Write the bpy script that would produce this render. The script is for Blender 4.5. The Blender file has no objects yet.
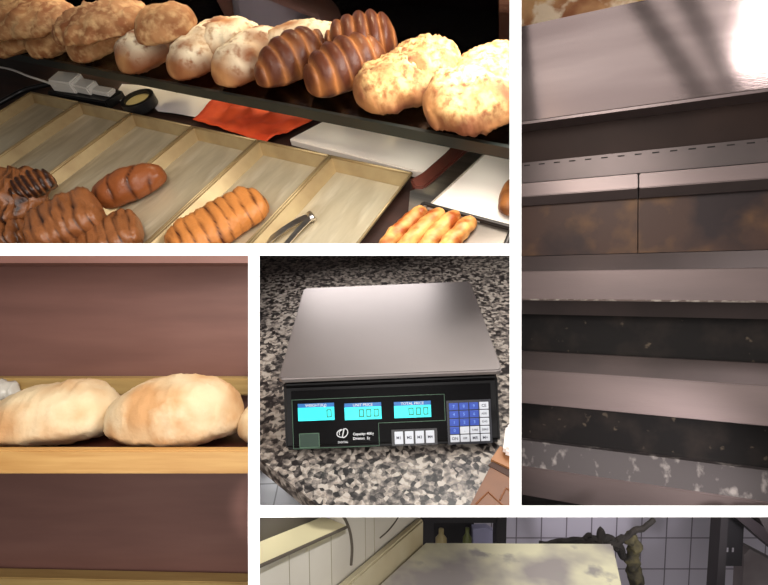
import bpy, bmesh, math, random
from mathutils import Vector, Matrix, noise
C = bpy.context.scene.collection
R_ = random.Random(7)
F, CX, CY = 500.0, 384.0, 292.5

def ray(px, py): return Vector((px - CX, CY - py, -F))

# ------------------------------------------------------------------ camera
# the pastry counter is the level one: its frame is the world's frame
v1 = ray(893, -450).normalized()
ax = -ray(-592.93, -40.5).normalized(); ay = (v1 - ax * v1.dot(ax)).normalized(); az = ax.cross(ay)
ORG = Vector((1.0, 0.0, 0.9))            # counter-top origin
H1 = 0.6                                  # eye height above the trays
RC = Matrix((ax, ay, az)).to_4x4()        # camera axes -> world
CAMW = Matrix.Translation(ORG + Vector((0, 0, H1))) @ RC
cam = bpy.data.objects.new('camera', bpy.data.cameras.new('camera')); C.objects.link(cam)
cam.matrix_world = CAMW
cam.data.sensor_width = 36; cam.data.lens = 36 * F / 768; cam.data.clip_start = 0.02; cam.data.clip_end = 50
bpy.context.scene.camera = cam

# ------------------------------------------------------------------ world, exposure
w = bpy.data.worlds.new('world'); bpy.context.scene.world = w; w.use_nodes = True
w.node_tree.nodes['Background'].inputs[0].default_value = (1.0, .97, .93, 1)
w.node_tree.nodes['Background'].inputs[1].default_value = 0.15
vs = bpy.context.scene.view_settings
vs.view_transform = 'Standard'; vs.look = 'None'; vs.gamma = 1; vs.exposure = 0; vs.use_curve_mapping = False

def light(kind, name, mat, pos, target, energy, color=(1, 1, 1), size=.2, size_y=None, cone=60, blend=.5):
    """a lamp at pos (in the frame `mat`) looking at target"""
    d = bpy.data.lights.new(name, kind); d.energy = energy; d.color = color
    if kind == 'AREA':
        d.shape = 'RECTANGLE'; d.size = size; d.size_y = size_y or size
    elif kind == 'SPOT':
        d.shadow_soft_size = size; d.spot_size = math.radians(cone); d.spot_blend = blend
    o = bpy.data.objects.new(name, d); C.objects.link(o)
    p = mat @ Vector(pos); t = mat @ Vector(target)
    o.matrix_world = Matrix.Translation(p) @ (t - p).to_track_quat('-Z', 'Y').to_matrix().to_4x4()
    return o

# ------------------------------------------------------------------ the frames of the compartments
class Frame:
    def __init__(s, R, pos, rect, ext=(0, 0, 0, 0)):
        s.R = R; s.pos = Vector(pos)                     # R: 3x3 camera axes -> local, pos: eye in the local frame
        s.M = CAMW @ (Matrix.Translation(s.pos) @ R.to_4x4()).inverted()
        s.rect = rect; s.objs = []
    def dir(s, px, py): return s.R @ ray(px, py)
    def at(s, px, py, z=0.0):
        d = s.dir(px, py); return s.pos + d * ((z - s.pos.z) / d.z)
    def aty(s, px, py, y=0.0):
        d = s.dir(px, py); return s.pos + d * ((y - s.pos.y) / d.y)
    def atx(s, px, py, x=0.0):
        d = s.dir(px, py); return s.pos + d * ((x - s.pos.x) / d.x)
    def atp(s, px, py, p, n):
        d = s.dir(px, py); return s.pos + d * ((p - s.pos).dot(n) / d.dot(n))

def rows(x, y, z): return Matrix((x, y, z))
P1 = Frame(rows(ax, ay, az), (0, 0, H1), (-3000, -3000, 513.5, 248))
P1.M = Matrix.Translation(ORG)

def homography(src, dst):
    A = []; B = []
    for (x, y), (u, v) in zip(src, dst):
        u -= CX; v = CY - v
        A.append([x, y, 1, 0, 0, 0, -u * x, -u * y]); B.append(u)
        A.append([0, 0, 0, x, y, 1, -v * x, -v * y]); B.append(v)
    n = 8
    for i in range(n):
        p = max(range(i, n), key=lambda r: abs(A[r][i])); A[i], A[p] = A[p], A[i]; B[i], B[p] = B[p], B[i]
        for r in range(n):
            if r != i:
                k = A[r][i] / A[i][i]
                A[r] = [a - k * b for a, b in zip(A[r], A[i])]; B[r] -= k * B[i]
    return [B[i] / A[i][i] for i in range(n)] + [1.0]
h = homography([(0, 0), (1, 0), (1, 1), (0, 1)], [(278, 379), (502.5, 370), (468, 281), (301.5, 288)])
r1 = Vector((h[0] / F, h[3] / F, -h[6])); r2 = Vector((h[1] / F, h[4] / F, -h[7])); t0 = Vector((h[2] / F, h[5] / F, -h[8]))
PW = 0.335; k = PW / r1.length; PD = r2.length * k
xx = r1.normalized(); yy = (r2 - xx * r2.dot(xx)).normalized(); zz = xx.cross(yy)
R2 = rows(xx, yy, zz)
P2 = Frame(R2, -(R2 @ (t0 * k)), (255.0, 251.0, 513.5, 510.0))     # origin: front left corner of the platter
xx = -ray(-694, 288).normalized(); yy0 = Vector((0, 1, 0)); zz = (yy0 - xx * yy0.dot(xx)).normalized(); yy = zz.cross(xx)
P3 = Frame(rows(xx, yy, zz), (0, 0, 0), (517.0, -3000, 3000, 510.0)); P3D = 1.25
P3.pos = Vector((0, -P3D, 0)); P3.M = CAMW @ (Matrix.Translation(P3.pos) @ P3.R.to_4x4()).inverted()
P4 = Frame(rows(Vector((1, 0, 0)), Vector((0, 0, -1)), Vector((0, 1, 0))), (0, 0, 0), (-3000, 251.5, 252.0, 3000))
a5 = math.radians(5)
P5 = Frame(rows(Vector((1, 0, 0)), Vector((0, math.sin(a5), -math.cos(a5))), Vector((0, math.cos(a5), math.sin(a5)))), (0, 0, .5), (255.0, 513.0, 3000, 3000))

# ------------------------------------------------------------------ lights
I4 = CAMW
for sx, sy in ((-.5, .4), (.5, .4), (-.5, -.4), (.5, -.4), (0, .42), (0, -.42)):
    light('AREA', 'front_fill', I4, (sx, sy, -.05), (sx * .3, sy * .3, -.75), 1.6, (1, .97, .94), .35)  # unseen fill lights added in front, to whiten the grid
# warm display lamps over the bread shelf
for lx, ly, en, tx in ((-.62, 1.08, 14, -.58), (-.88, 1.12, 17, -.88), (-1.2, 1.25, 19, -1.15), (-1.7, 1.3, 22, -1.6)):
    light('SPOT', 'display_lamp', P1.M, (lx, ly, .62), (tx, .98, .1), en, (1, .78, .50), .06, cone=62, blend=.8)
light('SPOT', 'person_fill', P1.M, (-1.3, .9, 1.2), (-1.45, 1.4, -.1), 60, (1, .93, .92), .1, cone=70, blend=.7)  # unseen light added so the person shows against the dark wall
light('AREA', 'front_fill', I4, (0, -.05, .08), (0, -.12, -.8), 1.6, (1, .98, .96), .3)  # one more fill added near the eye, for the scale view
light('AREA', 'scale_fill', P2.M, (.12, .50, .10), (.15, .2, -.12), 1.0, (1, .98, .97), .34, .14)  # hidden light added behind the scale to lift the far granite
light('SPOT', 'tray_fill', P1.M, (-.75, .35, .85), (-.85, .4, 0), 8, (1, .90, .76), .06, cone=74, blend=.8)  # unseen light added over the trays to brighten them
# the hood leans back; unseen lights set where its steel mirrors them
HZT, HZB = P3.aty(522, 26, .07), P3.aty(522, 122, -.03)
HN = Vector((0, HZB.y - HZT.y, 0)) + Vector((0, 0, 0)); HU = Vector((0, HZT.y - HZB.y, HZT.z - HZB.z)).normalized(); HN = HU.cross(Vector((1, 0, 0))); HN = HN if HN.y < 0 else -HN
def hood_ray(px, py, dist):
    p = P3.atp(px, py, HZB, HN); d = (p - P3.pos).normalized(); r = d - HN * 2 * d.dot(HN); return p + r * dist, p
lp_, lt_ = hood_ray(800, 20, .8)
light('AREA', 'hood_reflection_light', P3.M, lp_, lt_, 4, (1, .95, .94), .3)
lp2, lt2 = hood_ray(640, 10, .85)
light('AREA', 'hood_reflection_light', P3.M, lp2, lt2, 3.2, (1, .93, .91), 1.1, .8)  # large panel light added to brighten what the hood steel reflects
light('SPOT', 'floor_fill', P2.M, P2.pos + P2.R @ Vector((0, -.02, 0)), P2.at(264, 506, -.4), 34, (1, .97, .93), .02, cone=7, blend=.5)  # narrow fill added at the eye to brighten the floor tiles
light('AREA', 'shelf_fill', P4.M, (-.45, .2, .2), (-.45, .9, -.42), 1.9, (1, .93, .85), .4)  # unseen fill added in front of the grid for the bread shelf
light('SPOT', 'bench_fill', P5.M, (.55, .15, .22), (.58, 1.36, -.07), 30, (1, .98, 1), .05, cone=30, blend=.7)  # fill added below the eye to brighten the back tile wall
light('AREA', 'bench_fill', P5.M, (0.2, .7, .9), (.2, 1.2, .0), 6, (1, .98, .92), .4)  # second fill added above the work bench

# ------------------------------------------------------------------ materials
def rgb(r, g, b, k=1.0):
    f = lambda c: ((c / 255 + .055) / 1.055) ** 2.4 if c > 10 else c / 255 / 12.92
    return (f(r) * k, f(g) * k, f(b) * k, 1)
def mat(name, col, rough=.6, metal=0., col2=None, scale=8., detail=4., bump=0., bscale=None, stretch=(1, 1, 1), lo=.35, hi=.65,
        emit=None, trans=0., spec=.5, col3=None, lo3=.6, hi3=.7, scale3=20., coat=0., attr=None, attrcol=None, aniso=0):
    m = bpy.data.materials.new(name); m.use_nodes = True; nt = m.node_tree; n = nt.nodes; b = n['Principled BSDF']
    b.inputs['Base Color'].default_value = col; b.inputs['Roughness'].default_value = rough
    b.inputs['Metallic'].default_value = metal; b.inputs['Specular IOR Level'].default_value = spec
    b.inputs['Transmission Weight'].default_value = trans; b.inputs['Coat Weight'].default_value = coat
    tc = n.new('ShaderNodeTexCoord'); mp = n.new('ShaderNodeMapping'); mp.inputs['Scale'].default_value = stretch
    nt.links.new(tc.outputs['Object'], mp.inputs[0])
    def nz(sc, dt=detail, off=0):
        q = n.new('ShaderNodeTexNoise'); q.inputs['Scale'].default_value = sc; q.inputs['Detail'].default_value = dt
        nt.links.new(mp.outputs[0], q.inputs['Vector']); return q
    def ramp(src, a, c):
        q = n.new('ShaderNodeMapRange'); q.inputs[1].default_value = a; q.inputs[2].default_value = c
        nt.links.new(src, q.inputs[0]); return q.outputs[0]
    cur = None
    def mix(fac, A, Bc):
        q = n.new('ShaderNodeMix'); q.data_type = 'RGBA'; nt.links.new(fac, q.inputs[0])
        if isinstance(A, tuple): q.inputs[6].default_value = A
        else: nt.links.new(A, q.inputs[6])
        q.inputs[7].default_value = Bc; return q.outputs[2]
    cur = col
    if col2: cur = mix(ramp(nz(scale).outputs[0], lo, hi), cur, col2)
    if col3: cur = mix(ramp(nz(scale3).outputs[0], lo3, hi3), cur, col3)
    if attr:
        at_ = n.new('ShaderNodeAttribute'); at_.attribute_name = attr
        cur = mix(at_.outputs['Fac'], cur, attrcol)
    if not isinstance(cur, tuple): nt.links.new(cur, b.inputs['Base Color'])
    if bump:
        q = n.new('ShaderNodeBump'); q.inputs['Strength'].default_value = bump; q.inputs['Distance'].default_value = .003
        nt.links.new(nz(bscale or scale * 4).outputs[0], q.inputs['Height']); nt.links.new(q.outputs[0], b.inputs['Normal'])
    if emit:
        b.inputs['Emission Color'].default_value = emit[0]; b.inputs['Emission Strength'].default_value = emit[1]
    return m
def tile_mat(name, col, grout, w, hh, gw, axis='xz', off=(0, 0), rough=.3):
    m = mat(name, col, rough); nt = m.node_tree; n = nt.nodes; b = n['Principled BSDF']
    tc = n.new('ShaderNodeTexCoord'); sp = n.new('ShaderNodeSeparateXYZ'); nt.links.new(tc.outputs['Object'], sp.inputs[0])
    fs = []
    for a, s, o in ((axis[0], w, off[0]), (axis[1], hh, off[1])):
        q = n.new('ShaderNodeMath'); q.operation = 'MULTIPLY_ADD'; q.inputs[1].default_value = 1 / s; q.inputs[2].default_value = o + 100
        nt.links.new(sp.outputs['XYZ'.index(a.upper())], q.inputs[0])
        f = n.new('ShaderNodeMath'); f.operation = 'FRACT'; nt.links.new(q.outputs[0], f.inputs[0])
        g = n.new('ShaderNodeMath'); g.operation = 'LESS_THAN'; g.inputs[1].default_value = gw / s; nt.links.new(f.outputs[0], g.inputs[0]); fs.append(g)
    mx = n.new('ShaderNodeMath'); mx.operation = 'MAXIMUM'; nt.links.new(fs[0].outputs[0], mx.inputs[0]); nt.links.new(fs[1].outputs[0], mx.inputs[1])
    q = n.new('ShaderNodeMix'); q.data_type = 'RGBA'; nt.links.new(mx.outputs[0], q.inputs[0]); q.inputs[6].default_value = col; q.inputs[7].default_value = grout
    nt.links.new(q.outputs[2], b.inputs['Base Color']); return m

# ------------------------------------------------------------------ mesh helpers
def bm_(): return bmesh.new()
def poly(bm, top, down):
    """closed prism: top outline and a vector (or second outline)"""
    a = [bm.verts.new(Vector(p)) for p in top]
    b = [bm.verts.new(Vector(p)) for p in down] if isinstance(down, list) else [bm.verts.new(Vector(p) + Vector(down)) for p in top]
    n = len(a); bm.faces.new(a); bm.faces.new(b[::-1])
    for i in range(n): bm.faces.new((a[i], b[i], b[(i + 1) % n], a[(i + 1) % n]))
    bmesh.ops.recalc_face_normals(bm, faces=bm.faces); return bm
def box(bm, c0, c1):
    x0, y0, z0 = c0; x1, y1, z1 = c1
    return poly(bm, [(x0, y0, z1), (x1, y0, z1), (x1, y1, z1), (x0, y1, z1)], (0, 0, z0 - z1))
def bevel(bm, r, seg=2):
    bmesh.ops.bevel(bm, geom=[e for e in bm.edges if e.is_manifold and e.calc_face_angle(0) > .5], offset=r, segments=seg, affect='EDGES', clamp_overlap=True); return bm
def tube(bm, pts, r, n=10, cap=True):
    pts = [Vector(p) for p in pts]; rings = []; up = None
    for i, p in enumerate(pts):
        d = (pts[min(i + 1, len(pts) - 1)] - pts[max(i - 1, 0)]).normalized()
        if up is None: up = d.orthogonal().normalized()
        u = (up - d * up.dot(d)).normalized(); up = u; v = d.cross(u)
        rr = r[i] if isinstance(r, (list, tuple)) else r
        rings.append([bm.verts.new(p + (u * math.cos(2 * math.pi * j / n) + v * math.sin(2 * math.pi * j / n)) * rr) for j in range(n)])
    for A, B in zip(rings, rings[1:]):
        for j in range(n): bm.faces.new((A[j], A[(j + 1) % n], B[(j + 1) % n], B[j]))
    if cap: bm.faces.new(rings[0][::-1]); bm.faces.new(rings[-1])
    bmesh.ops.recalc_face_normals(bm, faces=bm.faces); return bm
def spline(pts, n=8):
    pts = [Vector(p) for p in pts]; P = [pts[0]] + pts + [pts[-1]]; out = []
    for i in range(1, len(P) - 2):
        for j in range(n):
            t = j / n; a, b, c, d = P[i - 1], P[i], P[i + 1], P[i + 2]
            out.append(.5 * ((2 * b) + (c - a) * t + (2 * a - 5 * b + 4 * c - d) * t * t + (-a + 3 * b - 3 * c + d) * t ** 3))
    return out + [pts[-1]]
def put(P, name, bm, m, parent=None, label=None, cat=None, group=None, kind=None, loc=None, smooth=False, part_label=None):
    if parent is not None: loc = parent['_loc']
    elif loc is None:
        zs = [v.co for v in bm.verts]; c = sum(zs, Vector()) / len(zs); loc = (c.x, c.y, min(v.z for v in zs))
    loc = Vector(loc)
    for v in bm.verts: v.co -= loc
    me = bpy.data.meshes.new(name); bm.to_mesh(me); bm.free(); me.materials.append(m)
    if smooth:
        for p in me.polygons: p.use_smooth = True
    o = bpy.data.objects.new(name, me); C.objects.link(o)
    if parent is not None: o.parent = parent
    else: o.matrix_world = P.M @ Matrix.Translation(loc)
    o['_loc'] = tuple(loc)
    if label: o['label'] = label
    if cat: o['category'] = cat
    if group: o['group'] = group
    if kind: o['kind'] = kind
    P.objs.append(o); return o
def thing(P, name, label, cat, loc, group=None):
    o = bpy.data.objects.new(name, None); C.objects.link(o); o.empty_display_size = .05
    o.matrix_world = P.M @ Matrix.Translation(Vector(loc)); o['_loc'] = tuple(loc)
    o['label'] = label; o['category'] = cat
    if group: o['group'] = group
    return o
def text_bm(s, size, ox, ux, uy, align='CENTER', depth=.0004, bold=0.):
    """lettering as a mesh; ox origin, ux right, uy up"""
    cu = bpy.data.curves.new('t', 'FONT'); cu.body = s; cu.size = size; cu.extrude = depth; cu.align_x = align; cu.align_y = 'CENTER'; cu.offset = bold
    cu.resolution_u = 3
    o = bpy.data.objects.new('t', cu); C.objects.link(o); me = o.to_mesh(); b = bmesh.new(); b.from_mesh(me); o.to_mesh_clear()
    bpy.data.objects.remove(o); bpy.data.curves.remove(cu)
    ux = ux.normalized(); uy = uy.normalized(); uz = ux.cross(uy); M = Matrix((ux, uy, uz)).transposed()
    for v in b.verts: v.co = Vector(ox) + M @ v.co
    return b

def loaf(a, b, w, h, seed=0, rough=.08, nf=6., n1=2.4, n2=2.2, ridge=None, flat=.35, nu=56, nv=36, zb=None, twist=0., taper=(0, 0), bend=0., end_hole=False, fine=0., rn=.4):
    """a baked body from end a to end b (points on the surface it lies on); returns a bmesh with a `crust` attribute.
    ridge = (count, depth, slant, sharp)"""
    a = Vector(a); b = Vector(b); ax_ = b - a; L = ax_.length / 2; ex = ax_.normalized(); ez = Vector((0, 0, 1)); ez = (ez - ex * ez.dot(ex)).normalized(); ey = ez.cross(ex)
    mid = (a + b) / 2; bm = bmesh.new(); lay = bm.verts.layers.float.new('crust'); lay2 = bm.verts.layers.float.new('dust'); rings = []
    for i in range(nu + 1):
        t = -1 + 2 * i / nu; t = math.sin(t * math.pi / 2) * .5 + t * .5
        pr = max(0., 1 - abs(t) ** n1) ** (1 / n1)
        tp = 1 + taper[0] * min(t, 0) ** 2 * -1 + taper[1] * max(t, 0) ** 2 * -1
        rg = []
        for j in range(nv):
            th = 2 * math.pi * j / nv; c, s = math.cos(th), math.sin(th)
            cy = math.copysign(abs(c) ** (2 / n2), c); sz = math.copysign(abs(s) ** (2 / n2), s)
            if s < 0: sz *= flat
            y = cy * w / 2 * pr * tp; z = (sz + flat) * h / (1 + flat)
            z = h * flat / (1 + flat) + (z - h * flat / (1 + flat)) * pr * tp
            x = t * L
            p3 = Vector((x, y, z)); sc = nf / .2
            d = (noise.fractal(p3 * sc + Vector((seed * 7.3, 0, 0)), 1., 2., 4) + .35 * (abs(noise.fractal(p3 * sc * 2.6 + Vector((seed * 1.3, 5, 0)), 1., 2., 3)) - .3)) * rough * w
            cr = noise.fractal(p3 * sc * .6 + Vector((0, seed * 3.1, 9)), 1., 2., 3) * .5 + .5
            nrm = Vector((0, c, s)); up = max(0, min(1, (s + .35) * 1.2))
            if ridge:
                ct, dp, sl, shp = ridge[:4]
                ph = (t * ct + sl * th / math.pi + rn * noise.noise(p3 * 16 + Vector((seed, 0, 0)))) * math.pi
                g = abs(math.sin(ph)) ** shp; g = 1 - (1 - g) * max(0, min(1, .9 + 3.2 * rn * noise.noise(p3 * 22 + Vector((0, seed, 4))))); d += (g - .6) * dp * w * up; cr = cr * .4 + (g if len(ridge) < 5 else 1.4 * (1 - g)) * .6
            if fine: d += noise.fractal(p3 * 260 + Vector((seed, 3, 1)), 1., 2., 2) * fine
            d *= min(1, pr * 1.6)
            p3 += nrm * d
            if end_hole and t < -.86: p3.x += (1 - pr) * L * .28
            p3.y += bend * w * (t * t - .5)
            if p3.z < 0: p3.z = 0
            v = bm.verts.new(mid + ex * p3.x + ey * p3.y + ez * p3.z); v[lay] = max(0, min(1, cr)); v[lay2] = max(0, min(1, (s - .05) * 1.5)) * max(0, min(1, (t + .9) * 3)) * max(0, min(1, .75 + 1.1 * noise.noise(p3 * 25 + Vector((seed, 2, 2))))); rg.append(v)
        rings.append(rg)
    for A, B in zip(rings, rings[1:]):
        for j in range(nv): bm.faces.new((A[j], A[(j + 1) % nv], B[(j + 1) % nv], B[j]))
    bm.faces.new(rings[0][::-1]); bm.faces.new(rings[-1])
    bmesh.ops.recalc_face_normals(bm, faces=bm.faces); return bm
def bread_mat(name, base, crust, flour=None, flo=.5, fhi=.6, fscale=30., rough=.75, bump=.35, bscale=120., spec=.3, dusty=False):
    m = mat(name, base, rough, col3=flour, lo3=flo, hi3=fhi, scale3=fscale, bump=bump, bscale=bscale, spec=spec)
    nt = m.node_tree; n = nt.nodes
    at_ = n.new('ShaderNodeAttribute'); at_.attribute_name = 'crust'
    mr = n.new('ShaderNodeMapRange'); mr.inputs[1].default_value = .3; mr.inputs[2].default_value = .75; nt.links.new(at_.outputs['Fac'], mr.inputs[0])
    q = n.new('ShaderNodeMix'); q.data_type = 'RGBA'; nt.links.new(mr.outputs[0], q.inputs[0]); q.inputs[6].default_value = base; q.inputs[7].default_value = crust
    b = n['Principled BSDF']
    if flour:
        a2 = n.new('ShaderNodeAttribute'); a2.attribute_name = 'dust'
        for x in list(n):
            if x.bl_idname == 'ShaderNodeMix' and x != q:
                src = x.inputs[0].links[0].from_socket; mu = n.new('ShaderNodeMath'); mu.operation = 'MULTIPLY'; nt.links.new(src, mu.inputs[0]); nt.links.new(a2.outputs['Fac'], mu.inputs[1])
                if dusty: nt.links.new(mu.outputs[0], x.inputs[0])
        for x in n:
            if x.bl_idname == 'ShaderNodeMix' and x != q: nt.links.new(q.outputs[2], x.inputs[6])
    else: nt.links.new(q.outputs[2], b.inputs['Base Color'])
    return m

# ================================================================== white divider grid between the views
def cs(px, py, d): return Vector(((px - CX) / F * d, (CY - py) / F * d, -d))
class _Cam: M = CAMW; objs = []
g = bm_()
D0, D1 = .45, .475
for x0, y0, x1, y1, e_ in ((509.6, -60, 521.4, 511.5, 0), (-70, 243.5, 515.5, 255.6, .0006), (248.2, 249.5, 259.6, 645, 0), (254, 505.5, 840, 517.2, .0006)):
    D0 = .45 + e_
    poly(g, [cs(x0, y0, D0), cs(x1, y0, D0), cs(x1, y1, D0), cs(x0, y1, D0)], [cs(x0 + 1, y0 + 1, D1), cs(x1 - 1, y0 + 1, D1), cs(x1 - 1, y1 - 1, D1), cs(x0 + 1, y1 - 1, D1)])
M_white = mat('white_lacquer', (.93, .93, .93, 1), .6)
put(_Cam, 'trim_1', g, M_white, kind='structure', loc=(0, 0, -D0))

# ================================================================== PASTRY COUNTER
exec_order = []
m_tray = mat('tray_metal', rgb(214, 198, 166), .42, .5, col2=rgb(184, 166, 134), scale=5, stretch=(5, 1, 5), lo=.4, hi=.75, col3=rgb(232, 218, 190), scale3=9, lo3=.5, hi3=.8)
m_rim = mat('tray_rim', rgb(184, 160, 116), .42, .4, col2=rgb(160, 134, 94), scale=14)
m_wood = mat('dark_counter', rgb(62, 38, 30), .5, 0, col2=rgb(44, 26, 20), scale=12, stretch=(.3, 3, 3))
m_black = mat('black_plastic', rgb(24, 22, 22), .35)
m_dark = mat('dark_metal', rgb(52, 46, 42), .35, .6)
m_paper = mat('white_paper', rgb(232, 222, 222), .8)
m_wplas = mat('white_plastic', rgb(225, 218, 208), .4)
m_red = mat('orange_cloth', rgb(246, 92, 40), .7, col2=rgb(226, 70, 26), scale=14, bump=.5, bscale=25)
m_card = mat('white_board', rgb(240, 226, 212), .6)
m_steel = mat('brushed_steel', rgb(190, 182, 174), .3, 1., col2=rgb(165, 158, 150), scale=6, stretch=(1, 12, 12))
m_glass = mat('shelf_glass', rgb(205, 225, 210), .03)
nt = m_glass.node_tree; n = nt.nodes
tr = n.new('ShaderNodeBsdfTransparent'); tr.inputs[0].default_value = (.86, .9, .87, 1); gl = n.new('ShaderNodeBsdfGlossy'); gl.inputs['Roughness'].default_value = .03
fr = n.new('ShaderNodeFresnel'); fr.inputs[0].default_value = 1.45; mx = n.new('ShaderNodeMixShader')
nt.links.new(fr.outputs[0], mx.inputs[0]); nt.links.new(tr.outputs[0], mx.inputs[1]); nt.links.new(gl.outputs[0], mx.inputs[2]); nt.links.new(mx.outputs[0], n['Material Output'].inputs[0])
m_trim = mat('shelf_trim', rgb(30, 34, 30), .35)
m_bg = mat('dark_wall_paint', rgb(20, 9, 13), .9, spec=0.)

# counter top, back wall
b = bm_(); box(b, (-3.2, .05, -.06), (.6, 1.22, -.0265)); put(P1, 'display_counter', b, m_wood, label='dark brown counter top under the row of baking trays', cat='counter')
b = bm_(); box(b, (-6, 2.6, -.9), (2.5, 2.65, 2.2)); put(P1, 'wall_back', b, m_bg, kind='structure')

xs = [-1.809, -1.550, -1.309, -1.066, -.849, -.642, -.442]
YB = .665
def tray(x0, x1, y0, y1, z, label, mfloor, mrim, hgt=.026, fl=.016, group='gold baking trays in a row'):
    t = thing(P1, 'baking_tray', label, 'tray', ((x0 + x1) / 2, (y0 + y1) / 2, z - hgt), group)
    x0 += .003; x1 -= .003; th = .0015
    o = [(x0, y0), (x1, y0), (x1, y1), (x0, y1)]; i_ = [(x0 + fl, y0 + fl), (x1 - fl, y0 + fl), (x1 - fl, y1 - fl), (x0 + fl, y1 - fl)]
    b = bm_()
    zt, zb = z, z - hgt
    A = [b.verts.new((*p, zt)) for p in o]; Bv = [b.verts.new((*p, zb + th)) for p in i_]
    A2 = [b.verts.new((p[0] + (.002 if p[0] < (x0 + x1) / 2 else -.002) * -1, p[1], zt - .0005)) for p in o]; B2 = [b.verts.new((*p, zb)) for p in i_]
    b.faces.new(Bv); b.faces.new(B2[::-1])
    bw = bm_(); oW = [bw.verts.new(v.co) for v in A]; iW = [bw.verts.new(v.co) for v in Bv]
    oX = [bw.verts.new(v.co + Vector((0, 0, -.0008))) for v in A]; iX = [bw.verts.new(v.co + Vector((0, 0, -.0008))) for v in Bv]
    for q in range(4):
        r = (q + 1) % 4
        bw.faces.new((oW[q], oW[r], iW[r], iW[q])); bw.faces.new((oX[r], oX[q], iX[q], iX[r]))
        b.faces.new((A[q], A[r], Bv[r], Bv[q])); b.faces.new((A2[r], A2[q], B2[q], B2[r])); b.faces.new((A[r], A[q], A2[q], A2[r]))
    bmesh.ops.recalc_face_normals(b, faces=b.faces)
    for v in b.verts: v.co.z -= .0009
    for v in bw.verts: v.co.z += .0001
    put(P1, 'pan', b, mfloor, t); put(P1, 'side_walls', bw, mrim, t)
    b = bm_(); loop = [(x0, y0, zt), (x1, y0, zt), (x1, y1, zt), (x0, y1, zt), (x0, y0, zt)]
    for p, q in zip(loop, loop[1:]): tube(b, [p, q], .0028, 8)
    put(P1, 'rim', b, mrim, t, smooth=True)
    return t
labs = ['leftmost gold baking tray, cut off at the left edge', 'gold baking tray, empty at its back, behind the pile of puff pastries',
        'gold baking tray with the pile of puff pastries at its front', 'gold baking tray with the single scored roll in it',
        'gold baking tray holding the slashed strudel', 'rightmost gold baking tray with the tongs in it']
tray(xs[0] - .3, xs[0], .12, YB, 0, 'dull baking tray beyond the leftmost full tray', m_tray, m_rim) if False else None
for i in range(6):
    tray(xs[i], xs[i + 1], .12, YB, 0, labs[i], m_tray, m_rim)

b = bm_(); box(b, (-5, .0, -.95), (2.0, 2.6, -.9)); put(P1, 'floor', b, m_wood, kind='structure')
# ---- pastries in the trays
bm_puff = bread_mat('puff_pastry', rgb(138, 84, 46), rgb(44, 20, 10), rough=.35, bump=.5, spec=.5)
bm_gold = bread_mat('golden_pastry', rgb(190, 120, 60), rgb(78, 36, 16), rough=.4, bump=.5)
bm_roll = bread_mat('glazed_roll', rgb(134, 74, 38), rgb(58, 26, 12), rough=.3, bump=.3)
bm_stick = bread_mat('twist_pastry', rgb(228, 164, 92), rgb(150, 72, 26), rough=.4, bump=.4)
ZF = -.0245
def q(px, py, z=ZF): return P1.at(px, py, z)
def bake(P, name, a, b_, w, h, m, label, cat, group=None, **kw):
    return put(P, name, loaf(a, b_, w, h, **kw), m, label=label, cat=cat, group=group, smooth=True)
GP = 'puff pastries piled at the front of the trays'
bake(P1, 'puff_pastry', q(-30, 215, .0), q(52, 205, .0), .17, .075, bm_puff, 'large flaky brown puff pastry at the left end of the pile', 'pastry', GP, seed=1, rough=.16, nf=9, ridge=(4, .08, .8, .5, 1), fine=.003)
bake(P1, 'puff_pastry', q(12, 206, .03), q(58, 182, .03), .07, .045, bm_puff, 'small curled pastry end poking up behind the pile', 'pastry', GP, seed=2, rough=.12, ridge=(4, .1, .3, .7))
bake(P1, 'puff_pastry', q(-25, 262, -.02), q(40, 236, -.02), .12, .05, bm_puff, 'dark crumpled puff pastry at the lower left corner', 'pastry', GP, seed=3, rough=.15, ridge=(4, .09, .5, .5, 1), fine=.003)
bake(P1, 'puff_pastry', q(38, 250, .0), q(108, 216, .0), .14, .065, bm_puff, 'square slashed puff pastry in the middle of the pile', 'pastry', GP, seed=4, rough=.07, n1=4, n2=3, ridge=(3.5, .05, .5, .35, 1), fine=.003)
bake(P1, 'puff_pastry', q(78, 262, -.02), q(146, 232, -.02), .12, .048, bm_puff, 'slashed puff pastry lowest and rightmost in the pile', 'pastry', GP, seed=5, rough=.06, n1=4, n2=3, ridge=(3.5, .05, .45, .35, 1), fine=.003)
r = bake(P1, 'scored_roll', q(97, 210), q(170, 180), .085, .062, bm_roll, 'single oblong glazed brown roll with a scored top, alone in its tray', 'bread roll', seed=6, rough=.03, n1=2.8, ridge=(2.2, .05, .9, .35, 1), taper=(.25, .1), nu=80)
bake(P1, 'slashed_strudel', q(174, 258), q(266, 203), .115, .045, bm_gold, 'golden strudel with parallel slashes in the fifth tray', 'pastry', seed=8, rough=.03, n1=3.5, n2=2.8, ridge=(4.5, .05, .75, .35, 1), fine=.0015, nu=90)
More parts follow.
